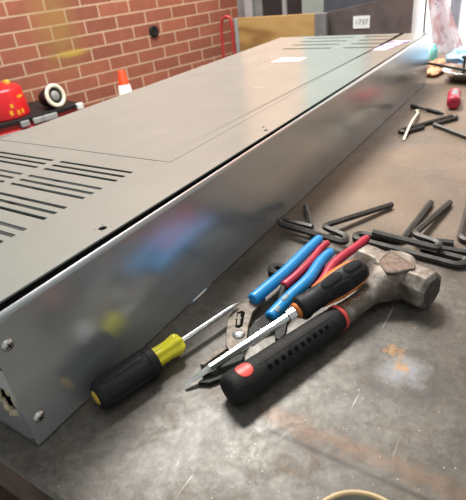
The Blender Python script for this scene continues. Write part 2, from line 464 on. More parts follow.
# --- tool chest against the brick wall
t = thing('tool_chest', 'red tool chest with a black top standing along the brick wall', 'tool chest', tuple(W(760, 2650, FZ)))
def wbox(mb, u0, u1, v0, v1, z0, z1):
    return mb.obox(W((u0+u1)/2, (v0+v1)/2, (z0+z1)/2), wd, wn, (0,0,1), (u1-u0)/2, (v1-v0)/2, (z1-z0)/2)
part('body', wbox(MB(), 300, 1255, 2495, 2880, FZ+110, -262), M['reddark'], t, 4)
part('top_tray', wbox(MB(), 290, 1268, 2478, 2890, -262, -240), M['rubber'], t, 3, 'black top tray')
for k in range(3):
    z1 = -290 - k*115
    dr = part('drawer', wbox(MB(), 330, 1225, 2484, 2495, z1-100, z1), M['redpaint'], t, 3)
    part('drawer_pull', wbox(MB(), 500, 1050, 2474, 2484, z1-22, z1-8), M['greypost'], dr, 2)
for u, hw in ((900, 26), (985, 36), (1050, 48)):
    part('latch', wbox(MB(), u-hw, u+hw, 2466, 2483, -285, -252), M['greypost'], t, 5, 'grey metal latch')
part('corner_cap', wbox(MB(), 1232, 1275, 2470, 2500, -275, -238), M['white'], t, 6, 'white corner cap')
for u in (360, 1190):
    for v in (2540, 2830):
        part('caster', MB().lathe(W(u-15, v, FZ+55), wd, [(0,30),(2,52),(15,55),(28,52),(30,30)], 20), M['rubber'], t)

cc = W(864, 2650, -239.5)
t = thing('fuel_can', 'round red fuel can with yellow print on the tool chest', 'can', tuple(cc))
part('body', MB().lathe(cc, (0,0,1), [(0,136),(3,140),(10,140),(146,131),(158,125),(166,112),(176,74),(180,40),(194,36),(195,0.5)], 48), M['redpaint'], t)
def canpatch(mb, a0, a1, z0, z1):
    def fn(u, v):
        a = a0+(a1-a0)*u; z = z0+(z1-z0)*v; r = 140-9*(z-10)/136+.8
        return cc + Vec((math.cos(a)*r, math.sin(a)*r, z))
    return mb.grid(fn, 8, 2)
base = math.atan2(-wn.y, -wn.x)
lb = MB(); canpatch(lb, base+.45, base+.80, 104, 118)
part('label_print', lb, M['yellowink'], t, label='yellow printed bar')
for k, (a, z, h) in enumerate([(-.1,24,26),(.0,62,22),(.2,18,26),(.42,22,22),(1.05,112,20)]):
    lb = MB(); canpatch(lb, base+a, base+a+.12, z, z+h)
    part('label_print', lb, M['yellowink'], t, label='yellow printed mark')
hd = MB(); hd.tube(fillet([cc+wd*20+Vec((0,0,168)), cc+wd*22+Vec((0,0,228)), cc-wd*70+Vec((0,0,236)), cc-wd*80+Vec((0,0,160))], 20), 8, 10)
part('carry_handle', hd, M['redpaint'], t)
part('filler_cap', MB().lathe(cc+wd*62-wn*10+Vec((0,0,170)), (0,0,1), [(0,18),(22,18),(25,14)], 18), M['amber'], t, label='amber filler cap')

ax = Vec((-.02,-.95,.20)).normalized(); rc = W(1136, 2522, -170.5)
t = thing('work_lamp', 'black round work lamp with cream ring lying on the tool chest', 'lamp', tuple(rc-Vec((0,0,66))))
part('housing', MB().lathe(rc, ax, [(-110,30),(-106,46),(-60,56),(-4,60),(0,58)], 32), M['rubber'], t)
part('ring', MB().lathe(rc, ax, [(-6,46),(-8,64),(6,69),(12,65),(12,47)], 36, closed=True), M['cream'], t, label='cream front ring')
part('reflector', MB().lathe(rc, ax, [(0,46),(1,44),(2,29)], 32), M['rubber'], t, label='black inner ring')
part('lens', MB().lathe(rc, ax, [(0,29),(6,27),(10,19),(12,.5)], 28), M['lampgrey'], t, label='grey domed lens')

ct = W(1760, 2790, FZ)
t = thing('traffic_cone', 'orange traffic cone with white band in front of the brick wall', 'cone', tuple(ct))
part('base', MB().obox(ct+Vec((0,0,15)), wd, wn, (0,0,1), 190, 140, 15), M['rubber'], t, 4)
R_ = lambda h: 24 + (735-h)*.155
part('cone_body', MB().lathe(ct, (0,0,1), [(30,R_(30)),(729,R_(729)),(735,R_(735)-3),(735,14)], 28), M['cone'], t)
part('reflective_band', MB().lathe(ct, (0,0,1), [(400,R_(400)+1.5),(640,R_(640)+1.5),(640,R_(640)-3),(400,R_(400)-3)], 28, closed=True), M['white'], t, label='white reflective band')
tag(mesh_obj('wall_plug', MB().lathe(W(2187, 2939, 24), -wn, [(-2,40),(10,41),(16,38),(18,28),(14,20),(14,.5)], 28), M['rubber']),
    'round black cap fixed to the brick wall', 'cap')

# ------------------------------------------------------------------ workbench
t = thing('workbench', 'scratched steel workbench with a rusty edge carrying all the tools', 'workbench', (900, 0, FZ))
part('top_plate', MB().box(-26, 1950, -950, 570, -12, 0), M['bench'], t, 2)
part('apron', MB().box(-24, -14, -940, 560, -82, -12).box(1938, 1948, -940, 560, -82, -12).box(-14, 1938, -940, -930, -82, -12).box(-14, 1938, 550, 560, -82, -12), M['bench_side'], t, label='rust-brown apron under the edge')
for x in (60, 1850):
    for y in (-880, 470):
        part('leg', MB().box(x-30, x+30, y-30, y+30, FZ, -12), M['bench_side'], t)

# ------------------------------------------------------------------ long sheet-metal cabinet
L, Wd, H = 1469, 494, 145
t = thing('metal_cabinet', 'long low galvanised cabinet with slotted lid lying on the bench', 'cabinet', (L/2, Wd/2, 0))
CAB = t
# front panel with its rolled top lip
def panel_front():
    prof = [(0,1.2),(0,140.5),(.6,143.4),(2.0,145),(4.2,145.2),(4.9,144),(4.5,142.6),(2.4,142.4),(1.6,140),(1.6,1.2)]
    mb = MB(); ra = [(0,y,z) for y,z in prof]; rb = [(L,y,z) for y,z in prof]
    return mb.rings([[Vec(p) for p in ra],[Vec(p) for p in rb]], smooth=False)
fp = part('front_panel', panel_front(), M['zinc'], t, label='shiny galvanised long side')
part('corner_flange', MB().box(-.6, 22, -.7, -.05, 1.5, 139), M['zinc'], t)
part('back_panel', MB().box(0, L, Wd-1.6, Wd, 1, 143), M['zinc'], t)
part('base_panel', MB().box(0, L, 1.8, Wd-2, 1, 2.6), M['zinc_in'], t)
part('far_end_panel', MB().box(L-1.6, L, 1.7, Wd-1.7, 2.7, 143), M['zinc'], t)
# near end panel with its ragged opening (y 14..36, z 34..70)
ep = MB(); N = 24
outer = []; inner = []
for k in range(N):
    a = 2*PI*k/N
    inner.append(Vec((0, 23+15*math.cos(a)*(1+.18*math.sin(3*a+1)), 50+21*math.sin(a)*(1+.15*math.cos(5*a)))))
    ca, sa = math.cos(a), math.sin(a); q = min(25/abs(ca) if abs(ca)>1e-6 else 1e9, 48/abs(sa) if abs(sa)>1e-6 else 1e9)
    outer.append(Vec((0, 27+ca*q, 52+sa*q)))
ep.add(outer+inner+[p+Vec((1.4,0,0)) for p in outer+inner],
       [(k,(k+1)%N,N+(k+1)%N,N+k) for k in range(N)] + [(2*N+k,3*N+k,3*N+(k+1)%N,2*N+(k+1)%N) for k in range(N)] + [(N+k,N+(k+1)%N,3*N+(k+1)%N,3*N+k) for k in range(N)])
ep.box(0,1.4,1.7,52,2.7,4).box(0,1.4,1.7,52,100,143).box(0,1.4,52,Wd-1.7,2.7,143)
part('near_end_panel', ep, M['zinc'], t, label='end panel with a ragged opening')
fm = MB()
for k in range(16):
    a = 2*PI*k/16
    fm.blob((2.5, 23+15.5*math.cos(a), 50+21.5*math.sin(a)), 2.6, 5.2+random.random()*2.5, 5.5+random.random()*2.5, .5, k, 10, 7)
part('insulation', fm, M['foam'], t, label='torn beige insulation round the opening')

# lid: plate with slots and holes cut as real openings
def plate(xs0, xs1, y0, y1, slots, holes, z0=143.2, z1=145, warp=None):
    xs = {xs0, xs1}; ys = {y0, y1}
    for a, b, c, d in slots: xs |= {a, b}; ys |= {c, d}
    for hx, hy, r in holes: xs |= {hx-r*1.4, hx+r*1.4}; ys |= {hy-r*1.4, hy+r*1.4}
    xs = sorted(xs); ys = sorted(ys)
    mb = MB(); wf = warp or (lambda x, y: (x, y))
    def inslot(x, y): return any(a < x < b and c < y < d for a, b, c, d in slots)
    def inhole(x, y):
        for h in holes:
            if abs(x-h[0]) < h[2]*1.4 and abs(y-h[1]) < h[2]*1.4: return h
        return None
    solid = {}
    done = set()
    for i in range(len(xs)-1):
        for j in range(len(ys)-1):
            cx, cy = (xs[i]+xs[i+1])/2, (ys[j]+ys[j+1])/2
            h = inhole(cx, cy)
            solid[i, j] = not inslot(cx, cy) and not h
            if h and h not in done:
                done.add(h); hx, hy, r = h; q = r*1.4; n = 20; out = []; inn = []
                for k in range(n):
                    a = 2*PI*k/n; ca, sa = math.cos(a), math.sin(a); m = q/max(abs(ca), abs(sa))
                    out.append(wf(hx+ca*m, hy+sa*m)); inn.append(wf(hx+ca*r, hy+sa*r))
                for z, fl in ((z1, False), (z0, True)):
                    fs = [(k, (k+1) % n, n+(k+1) % n, n+k) for k in range(n)]
                    mb.add([(*p, z) for p in out+inn], [f[::-1] for f in fs] if not fl else fs)
                mb.add([(*p, z1) for p in inn]+[(*p, z0) for p in inn], [(k, (k+1)%n, n+(k+1)%n, n+k) for k in range(n)])
    def P(i, j, z): return (*wf(xs[i], ys[j]), z)
    for (i, j), sflag in solid.items():
        if not sflag: continue
        mb.add([P(i,j,z1),P(i+1,j,z1),P(i+1,j+1,z1),P(i,j+1,z1)], [(0,1,2,3)])
        mb.add([P(i,j,z0),P(i+1,j,z0),P(i+1,j+1,z0),P(i,j+1,z0)], [(3,2,1,0)])
        for di, dj, a, b in ((-1,0,(i,j+1),(i,j)),(1,0,(i+1,j),(i+1,j+1)),(0,-1,(i,j),(i+1,j)),(0,1,(i+1,j+1),(i,j+1))):
            if not solid.get((i+di, j+dj), False):
                cx = (xs[i]+xs[i+1])/2; cy = (ys[j]+ys[j+1])/2
                mb.add([P(*a,z0),P(*b,z0),P(*b,z1),P(*a,z1)], [(0,1,2,3)])
    return mb
near = []
for gx in (300, 243, 184.5, 127, 70):
    for k in range(3):
        x = gx - k*14.8
        if x < 20: continue
        for (ya, yb) in ((116, 264), (280, 428)): near.append((x-3, x+3, ya, yb))
nl = plate(2, 347, 14.5, 493, near, [(163.6, 32.5, 4.6)], warp=lambda x, y: (x, 18.5-x*.0095 if y == 14.5 else y))
ym = lambda x: 112 - (x-347)*.033
def wp(x, y): y0 = 15.2 - (x-347)*.0075; return (x, y0 + (y-14.5)*(ym(x)-y0)/97.5)
st = plate(347, L-1, 14.5, 112, [], [(511, 27, 3.6), (525, 40, 2.2), (1250, 45, 3.0)], warp=wp)
nl.v += []; off_ = len(nl.v); nl.v += st.v; nl.f += [[off_+i for i in f] for f in st.f]; nl.sm += st.sm
part('lid', nl, M['lid'], t, label='satin grey lid with rows of slots')
far = []
for gx in (1236, 1300, 1360, 1424):
    for (ya, yb) in ((88, 180), (216, 368)): far.append((gx-6, gx+6, ya, yb))
ap = plate(348.2, L-1, 112, 493, far, [], 143.8, 145.4, warp=lambda x, y: (x, y if y > 113 else ym(x)+.45) if y != 88 else (x, y))
part('access_panel', ap, M['lid'], t, label='removable lid section with slots at the far end')
part('gasket', MB().box(3, L-2, 2.4, 19, 126, 128), M['recess'], t, label='black strip in the gap along the lid')  # black strip painting the dark of the lid gap
part('inner_shelf', MB().box(4, L-4, 13, Wd-4, 118, 119.5), M['zinc_in'], t)
# screws on the long side
for (x, z, rot) in ((11.8, 117, .3), (11, 29.5, .9)):
    o_ = Vec((x, -.75, z))
    sc = part('screw', MB().lathe(o_, (0,-1,0), [(0,5.6),(.8,5.6),(2.0,4.6),(2.8,2.6),(3.0,.3)], 24), M['screw'], t)
    cr = MB(); e1 = Vec((math.cos(rot),0,math.sin(rot))); e2 = Vec((-math.sin(rot),0,math.cos(rot)))
    c_ = o_+Vec((0,-2.75,0)); cr.obox(c_, e1, (0,1,0), e2, 2.9, .45, .55); cr.obox(c_, e2, (0,1,0), e1, 2.9, .45, .55)
    part('cross_recess', cr, M['recess'], sc)
# bent flange at the foot
part('foot_flange', MB().grid(lambda u, v: (236+u*52, -.3-1.5*v*math.sin(PI*u), 2.2-1.6*v), 14, 2), M['steel'], t, label='bright bent lip at the foot')
# stickers and marks on the lid
part('sticker', MB().add([(1040,303,145.7),(1052,228,145.7),(1100,226,145.7),(1096,300,145.7)], [(3,2,1,0)]), M['paper'], t, label='plain white sticker')
lab = part('sticker', MB().add([(1190,96,145.2),(1190,46,145.2),(1335,20,145.2),(1335,70,145.2)], [(0,1,2,3)]), M['paper'], t, label='white sticker with purple print')
def lq(u, v): return Vec((1190+145*u, 96-50*v-26*u, 145.35))
pm = MB()
for (u0, u1, v0, v1) in ((.03,.10,.05,.95),(.22,.30,.05,.9),(.40,.52,.1,.9),(.62,.68,.2,.95),(.76,.90,.05,.5),(.76,.90,.62,.95),(.03,.97,0,.07),(.03,.97,.93,1.0)):
    pm.add([lq(u0,v0),lq(u0,v1),lq(u1,v1),lq(u1,v0)], [(0,1,2,3)])
part('print', pm, M['purple'], lab)
part('scuff_mark', MB().tube([(775,372,145),(783,376,145),(792,364,145),(800,340,145)], [.6,1.6,1.2,.5], 6, flat=.3), M['brown'], t)
# cable leaving the far end
part('power_cable', MB().tube(smooth_path([(1466,60,60),(1480,40,60),(1484,0,56),(1466,-60,49),(1448,-112,43),(1436,-180,26),(1428,-260,6),(1420,-340,4)]), 3.6, 10), M['rubber'], t, label='black cable leaving the far end')

# ------------------------------------------------------------------ shaped handles: surface patches on a turned body
class Turned:
    def __init__(s, o, ax, xs, rs, flat=1.0):
        s.o = Vec(o); s.a, s.b, s.c = frame(ax); s.xs = xs; s.rs = rs; s.flat = flat
    def r(s, d): return lerp_list(s.xs, s.rs, d)
    def p(s, d, ang, off=0.0):
        r = s.r(d)+off
        return s.o + s.a*d + s.b*(math.cos(ang)*r) + s.c*(math.sin(ang)*r*s.flat)
    def body(s, n=32, step=None):
        ds = sorted(set(s.xs))
        full = []
        for i in range(len(ds)-1):
            m = max(1, int((ds[i+1]-ds[i])/4)); full += [ds[i]+(ds[i+1]-ds[i])*k/m for k in range(m)]
        full.append(ds[-1])
        return MB().rings([[s.p(d, 2*PI*k/n) for k in range(n)] for d in full])
    def patch(s, mb, d0, d1, a0, a1, off, power=4, n=14, m=14):
        """superellipse patch lying on the surface with a short skirt"""
        dc, hd = (d0+d1)/2, (d1-d0)/2; ac, ha = (a0+a1)/2, (a1-a0)/2
        K = 32; rings = []
        for q, of in ((1.0, -.6), (1.0, off*.6), (.94, off), (.6, off), (.25, off), (.02, off)):
            ring = []
            for k in range(K):
                t = 2*PI*k/K; ct, st = math.cos(t), math.sin(t)
                x = math.copysign(abs(ct)**(2/power), ct)*q; y = math.copysign(abs(st)**(2/power), st)*q
                ring.append(s.p(dc+x*hd, ac+y*ha, of))
            rings.append(ring)
        return mb.rings(rings, cap=False)

# --- stubby black and yellow screwdriver beside the cabinet
A0 = Vec((59, -21.5, 17.2)); Ad = Vec((.9705, -.241, -.004))
t = thing('screwdriver', 'screwdriver with thick black grip and clear yellow collar beside the cabinet', 'screwdriver', (125, -40, 0))
T1 = Turned(A0, Ad, [0,.8,2.5,6,30,62,66,70,71.5], [9.5,12.6,14.8,16.0,16.6,17.0,17.0,16.6,12.5])
g = part('grip', T1.body(36), M['rubber'], t, label='black rubber grip')
gm = MB()
for k in range(6): T1.patch(gm, 9, 58, k*PI/3+.12, k*PI/3+PI/3-.12, .55, 7)
part('grip_panel', gm, M['rubber'], g)
part('grip_ring', MB().lathe(A0, Ad, [(60.2,16.8),(60.6,17.5),(62,17.5),(62.4,16.8)], 36, closed=True), M['rubber'], g)
part('end_plug', MB().lathe(A0, Ad, [(-1.6,.4),(-1.4,5),(-.2,8.2),(.6,8.2)], 24), M['amber'], t, label='amber end plug')
part('collar', MB().lathe(A0, Ad, [(70,11),(78,10.2),(90,10),(97,11),(101,11.8),(104,11.4),(107,9.4),(108,4)], 48, lob=6, amp=.085), M['yellow'], t, label='clear yellow plastic collar')
part('shaft', MB().lathe(A0, Ad, [(104,3.3),(184,3.2),(191,2.6),(198,.9),(199,.4)], 16), M['steel'], t, label='bright steel shaft with a cross point')

# --- club hammer lying on its cheek
hd = Vec((.945, -.328, 0)).normalized(); hp = Vec((-.328, -.945, 0)).normalized()   # handle axis, head axis
t = thing('club_hammer', 'short club hammer with black rubber grip lying on the bench', 'hammer', (250, -185, 0))
HB = Vec((129, -138, 17.6))
T2 = Turned(HB, hd, [-5,-4,-1.5,3,10,40,90,135,152], [11.5,14.6,16.8,17.6,17.7,16.7,16.0,15.2,14.4], .97)
g = part('grip', T2.body(36), M['rubber_worn'], t, label='black rubber grip')
am = math.radians(0)
sd = -1 if frame(hd)[1].dot(hp) < 0 else 1
def hang(deg): return math.radians(deg) if sd > 0 else math.radians(180-deg)
for k in range(10):
    s_ = 40 + k*9.2
    mb = MB(); T2.patch(mb, s_-2.6, s_+2.6, min(hang(36), hang(54)), max(hang(36), hang(54)), .12, 5)
    part('grip_pit', mb, M['recess'], g)
mb = MB(); T2.patch(mb, 8, 25, math.radians(62), math.radians(122), .35, 2.2)
part('grip_badge', mb, M['red_dot'], g, label='round red badge')
gr = MB()
for dg in (14, 72): T2.patch(gr, 30, 140, min(hang(dg-1.6), hang(dg+1.6)), max(hang(dg-1.6), hang(dg+1.6)), .35, 6)
part('grip_rib', gr, M['rubber'], g)
part('grip_band', MB().lathe(HB, hd, [(151.2,13),(151.2,15.2),(155.5,14.9),(155.5,13)], 36, closed=True), M['red_dot'], t, label='red band at the end of the grip')
# neck: oval sections
HC = Vec((371, -222, 24)); NL = (HC-Vec((HB.x,HB.y,24))).dot(hd)
nk = []
for (s_, w_, h_, z_) in ((150,13.4,12.4,17.6),(158,13.0,11.6,17.8),(180,12.0,10.6,18.2),(200,12.0,10.8,19),(212,13.2,13.4,20.5),(221,17,18.4,22.5),(229,21.5,21.8,24.2),(240,24,22.4,24.3)):
    c_ = HB+hd*s_; c_.z = z_
    nk.append([c_ + hp*(math.copysign(abs(math.cos(a))**.8, math.cos(a))*w_) + Vec((0,0,math.copysign(abs(math.sin(a))**.8, math.sin(a))*h_)) for a in [2*PI*k/28 for k in range(28)]])
part('neck', MB().rings(nk), M['hammer'], t, label='worn steel neck')
em = MB()
for k in range(13):
    s_ = 161 + k*3.6; c_ = HB+hd*s_; c_.z = 18+lerp_list([150,158,180,200,212],[12.4,11.7,10.7,10.9,12.6],s_)-.3
    em.obox(c_+hp*(2.0+(k*37 % 5-2)*.25), hp+hd*((k*29 % 7-3)*.16), hd, (0,0,1), 4.0-(k*13 % 4)*.5, .72, 1.25)
part('cast_mark', em, M['screw'], t, .3, 'worn raised casting marks')
# head: octagonal faces, waisted, bulging cheeks
def octo(tt, rb, rc, ch):
    c_ = HC + hp*tt; pts = []
    for (x, z) in ((rb, ch*rc),(ch*rb, rc),(-ch*rb, rc),(-rb, ch*rc),(-rb,-ch*rc),(-ch*rb,-rc),(ch*rb,-rc),(rb,-ch*rc)):
        pts.append(c_ + hd*x + Vec((0,0,z)))
    return pts
hs = [(-52,16.5,16.5,.45),(-48,22,22,.45),(-36,22.5,22.5,.45),(-22,21,21.5,.5),(-13,24.5,22.9,.72),(-6,26.5,23.1,.8),(6,26.5,23.1,.8),(13,24.5,22.9,.72),(22,21,21.5,.5),(36,22.5,22.5,.45),(48,22,22,.45),(51,17,17,.45)]
ho = part('head', MB().rings([octo(*h) for h in hs], smooth=False), M['hammer'], t, 1.6, 'worn steel hammer head')
part('striking_face', MB().rings([octo(50.5,16.6,16.6,.45), octo(51.6,15.6,15.6,.45)], smooth=False), M['hface'], ho, .4, 'dark struck face')
tri = [(389,-212.5),(384,-219),(368,-245),(360,-247),(342,-226),(341.5,-221),(357,-206.5),(363,-205.5),(386,-210)]
def inset(k): cx = sum(p[0] for p in tri)/len(tri); cy = sum(p[1] for p in tri)/len(tri); return [(cx+(x-cx)*k, cy+(y-cy)*k) for x, y in tri]
part('cheek_inset', MB().prism(inset(.92), 46.4, 47.4), M['rusty'], ho, .3, 'rust-brown kite-shaped panel')
rim = MB(); o1 = inset(1.06); i1 = inset(.92); n = len(tri)
rim.add([(x,y,46.2) for x,y in o1]+[(x,y,47.9) for x,y in inset(1.02)]+[(x,y,47.9) for x,y in inset(.96)]+[(x,y,47.0) for x,y in i1],
        [(r*n+k, r*n+(k+1)%n, (r+1)*n+(k+1)%n, (r+1)*n+k) for r in range(3) for k in range(n)], True)
part('cheek_rim', rim, M['hammer'], ho)

# --- long flat-blade screwdriver lying across the hammer
S0 = Vec((123, -83, 5.0)); S1 = Vec((333, -193, 49.5)); Sd = (S1-S0).normalized(); SL = (S1-S0).length
t = thing('screwdriver', 'flat-blade screwdriver with orange and black handle lying across the hammer', 'screwdriver', (240, -145, 0))
a, b, c = frame(Sd); ds = SL*.61
def hexring(d, w, h, n=6): 
    return [S0 + a*d + b*(math.cos(x)*w) + c*(math.sin(x)*h) for x in [2*PI*k/n for k in range(n)]]
bl = MB().rings([hexring(-1,2.2,.5), hexring(10,3.1,1.5), hexring(26,4.3,3.8), hexring(30,4.6,4.6), hexring(ds-16,4.6,4.6), hexring(ds+4,4.6,4.6)], smooth=False)
part('blade', bl, M['steel'], t, .25, 'bright steel blade')
part('bolster', MB().rings([hexring(ds-15,4.6,4.6), hexring(ds-14,6.6,6.6), hexring(ds-2,6.6,6.6), hexring(ds+1,6.6,6.6)], smooth=False), M['steel'], t, .3, 'hexagonal steel bolster')
T3 = Turned(S0+Sd*ds, Sd, [0,1,3,4,8,12,24,36,55,74,88,95,98,99], [10.5,13,14.4,14.8,14.4,13.2,12.6,14.6,17.2,17.0,15.4,12.6,9,4])
h = part('handle', T3.body(36), M['rubber'], t, label='black rubber handle')
part('collar', MB().lathe(S0+Sd*ds, Sd, [(-4,6.3),(-3.5,9.2),(1.5,10),(1.6,6.3)], 30, closed=True), M['orange'], h, label='orange collar')
for (a0, a1) in ((26,78),(192,238),(-50,-8)):
    og = MB(); T3.patch(og, 28, 98.5, math.radians(a0), math.radians(a1), .35, 3)
    part('handle_stripe', og, M['orange'], h, label='orange inlay')
for (d0, d1, a0, a1) in ((34,62,84,126),(67,93,84,124),(40,66,134,178),(70,92,134,176),(36,60,-4,20)):
    mb = MB(); T3.patch(mb, d0, d1, math.radians(a0), math.radians(a1), .7, 2.8)
    part('handle_pad', mb, M['pads'], h)

# --- blue tongue-and-groove pliers
t = thing('pliers', 'blue-handled slip-joint pliers with stained jaws under the long screwdriver', 'pliers', (280, -100, 0))
pl = MB().prism([(282,-90),(278,-76),(268,-70),(246,-66),(226,-69),(206,-80),(186,-92),(180,-101),(192,-110),(206,-108),(226,-98),(250,-90)], 5.2, 11)
arm1 = part('slotted_arm', pl, M['jaw'], t, .8, 'stained steel arm with a slot')
part('adjusting_slot', MB().prism([(241,-73),(246,-77),(245,-82),(222,-92.5),(217,-91),(216,-86)], 10.8, 11.25), M['recess'], arm1)
part('slot_ridge', MB().prism([(238,-76),(240,-79),(222,-89),(220,-86)], 11.0, 11.7).obox((231,-81,11.6),(.87,.5,0),(-.5,.87,0),(0,0,1),1.2,4,.5), M['jaw'], arm1)
part('pivot_bolt', MB().lathe((207,-96.5,10.5), (0,0,1), [(0,7.4),(1.6,7.2),(3.0,5.4),(3.8,2.6),(4.0,.3)], 26), M['steel'], t, label='domed steel pivot bolt')
lj = MB().prism([(196,-110),(186,-92),(172,-103),(150,-101),(136,-94),(131,-93),(136,-104),(150,-114),(172,-118),(186,-116)], 0.2, 5.0)
part('lower_jaw', lj, M['darksteel'], t, .6)
uj = MB().prism([(222,-106),(206,-110),(190,-107),(174,-99),(146,-92),(143,-89.5),(150,-82.5),(160,-81),(181,-88),(200,-94)], 0.3, 5.0)
uj.prism([(150,-82.5),(160,-81),(181,-88),(190,-92),(184,-95.5),(172,-92),(152,-87)], 5.0, 9.0)
part('upper_jaw', uj, M['jaw'], t, .6)
th = MB()
for k in range(9):
    u = k/8; c_ = Vec((176-u*28, -99.6+u*7.2, 2.8)); th.obox(c_, (.97,-.25,0), (.25,.97,0), (0,0,1), 1.0, 1.5, 2.5)
part('jaw_teeth', th, M['darksteel'], t)
a2 = MB().rings([[Vec((x+dx*wx, y+dy*wx, z+dz)) for dx, dy, dz in ((.35,.94,-hh),(.35,.94,hh),(-.35,-.94,hh),(-.35,-.94,-hh))]
                 for x, y, z, wx, hh in ((212,-104,2.8,8,2.4),(232,-108,5.5,8,2.8),(244,-114,9,8,3.5),(262,-118,14,6,3.5))], smooth=False)
part('lower_arm', a2, M['darksteel'], t, .6)
b1 = smooth_path([(266,-81.5,15.8),(282,-84.5,16.6),(333,-91.5,17.5),(386,-95,18.5),(416,-97.5,19),(426,-98.5,19.5)])
nb = len(b1)
def taper(n, r0, r1, r2): return [r0+(r1-r0)*min(1, 2*i/n) if i < n/2 else r1+(r2-r1)*(2*i/n-1) for i in range(n)]
def grip_tube(path, r0, r1, r2, flat=.95):
    path = [Vec(p) for p in path]; n = len(path); rs = taper(n, r0, r1, r2)
    e = path[-1] + (path[-1]-path[-2]).normalized()*r2*.55; e2 = path[-1] + (path[-1]-path[-2]).normalized()*r2*.85
    s0 = path[0] - (path[1]-path[0]).normalized()*1.2
    return MB().tube([s0]+path+[e, e2], [rs[0]*.8]+rs+[r2*.78, r2*.3], 18, flat=flat)
part('upper_grip', grip_tube(b1, 8.2, 8.0, 6.8), M['blue'], t, label='blue dipped handle grip')
b2 = smooth_path([(247,-116,13.5),(262,-118,15),(290,-121,16.5),(320,-126,18),(341,-126.5,18.5),(372,-124.5,19),(398,-127.5,19.5)])
lg = part('lower_grip', grip_tube(b2, 8.0, 8.0, 6.8), M['blue'], t, label='blue dipped handle grip')
T4 = Turned(Vec((247,-116,13.7)), Vec((36,-4.2,2.4)), [0,40], [7.6,7.6])
wm = MB(); T4.patch(wm, 5, 15, math.radians(95), math.radians(150), .55, 2.2); T4.patch(wm, 24, 38, math.radians(70), math.radians(120), .6, 2.2)
part('worn_patch', wm, M['blue_worn'], lg, label='worn grey patch')

# --- red-handled pliers under the blue ones
t = thing('pliers', 'crimson-handled pliers lying beneath the blue-handled pliers', 'pliers', (330, -122, 0))
r1 = smooth_path([(309,-102.5,14.5),(330,-106.5,15.4),(356,-109.5,16),(385,-110,16),(404,-109.5,16.5),(424,-112,17)])
part('grip', grip_tube(r1, 6.0, 5.8, 4.8), M['redgrip'], t, label='crimson dipped handle grip')
r2 = smooth_path([(318,-141,13),(340,-143,15.4),(372,-141,16.5),(402,-146,17),(430,-153,17),(457,-158,17)])
part('grip', grip_tube(r2, 6.6, 6.6, 5.8), M['redgrip'], t, label='crimson dipped handle grip')
part('arm', MB().tube(smooth_path([(312,-101.5,14.2),(298,-104.5,11.5),(283,-110,6.5),(270,-118,3.6),(258,-126,3.2)]), [4.6]*18+[4.2]*6+[4]*1, 10, flat=.75), M['darksteel'], t)
part('arm', MB().tube(smooth_path([(322,-140.5,12.6),(302,-136,8.5),(284,-130,4.6),(268,-124,3.4),(256,-119,3.2)]), [4.6]*18+[4.2]*6+[4]*1, 10, flat=.75), M['darksteel'], t)
part('joint', MB().lathe((262,-122.5,.2), (0,0,1), [(0,9.5),(4.6,9.5),(5.8,8.4),(6.1,.4)], 24), M['darksteel'], t)
part('nose', MB().prism([(258,-119),(258,-132),(236,-140),(225,-138),(225,-133),(238,-126)], .3, 5.4), M['darksteel'], t, .6)

# ------------------------------------------------------------------ bent hex keys (loop handles)
KG = 'bent loop-handled hex keys'
def hexkey(label, path, r=5.2, fr=13, loc=None):
    p = fillet(path, fr, 6)
    mb = MB().tube(p, r, 6, smooth=False, phase=PI/6)
    o = mesh_obj('hex_key', mb, M['key'], None, .5)
    return tag(o, label, 'hex key', KG)
z0 = 4.7
hexkey('bent hex key whose rod slips under the tips of the blue plier handles',
       [(545,-22,z0),(376,-126,z0),(356,-118,z0),(362,-62,z0),(344,-60,z0),(340,-150,z0)])
hexkey('bent hex key with the long rod pointing right and its loop touching the cabinet foot',
       [(598,-153,5.5),(472,-84,14.6),(455,-130,15.3),(437,-134,15.3),(455,-22,15.3),(468,-11,15.3),(462,-72,15.3)])
hexkey('bent hex key behind the hammer whose rod is the left of the two parallel rods',
       [(628,-208,z0),(489,-200,z0),(489,-136,z0),(472,-134,z0),(453,-284,z0),(471,-292,z0),(478,-230,z0)])
hexkey('bent hex key behind the hammer whose rod is the right of the two parallel rods',
       [(638,-235,z0),(495,-213,15),(484,-250,15.3),(468,-254,15.3),(481,-160,15.3)], fr=12)
hexkey('bent hex key at the right edge of the bench, cut by the picture border',
       [(640,-263,z0),(523,-271,z0),(513,-345,z0),(492,-348,z0),(487,-229,z0),(503,-226,z0),(509,-266,z0)])
hexkey('bent hex key lying alone farther back under the cream cable tie',
       [(1021,-101,z0),(972,-70,z0),(980,-55,z0),(1122,-145,z0),(1112,-158,z0),(1046,-117,z0),(920,-262,z0)], fr=9)

# --- small things farther back on the bench
t = thing('bit_holder', 'short black driver bit lying behind the cream cable tie', 'driver bit', (1165, -72, 0))
b0 = Vec((1197,-26,4.8)); bd = Vec((-60,-93,0)).normalized()
part('shank', MB().lathe(b0, bd, [(0,2.5),(2,4.6),(24,4.8),(30,3.0),(56,2.8),(60,4.2)], 12), M['blacksteel'], t)
part('collar', MB().lathe(b0, bd, [(58,4.4),(60,4.8),(96,4.8),(100,4.0),(112,2.4)], 14), M['rubber'], t)
zt = MB(); zp = smooth_path([(1142,-55,6),(1120,-62,11),(1099,-66.5,13),(1040,-70,12.5),(985,-76,11.5),(930,-81,1.6)])
zt.tube(zp, 3.2, 8, flat=.32); zt.obox((1138,-56,7), (1,-.25,.2), (.25,1,0), (0,0,1), 4.5, 4, 3)
tag(mesh_obj('cable_tie', zt, M['cream']), 'cream plastic cable tie lying across the back hex key', 'cable tie')
t = thing('screwdriver', 'red-handled screwdriver in front of the metal dish at the back', 'screwdriver', (1250, -122, 0))
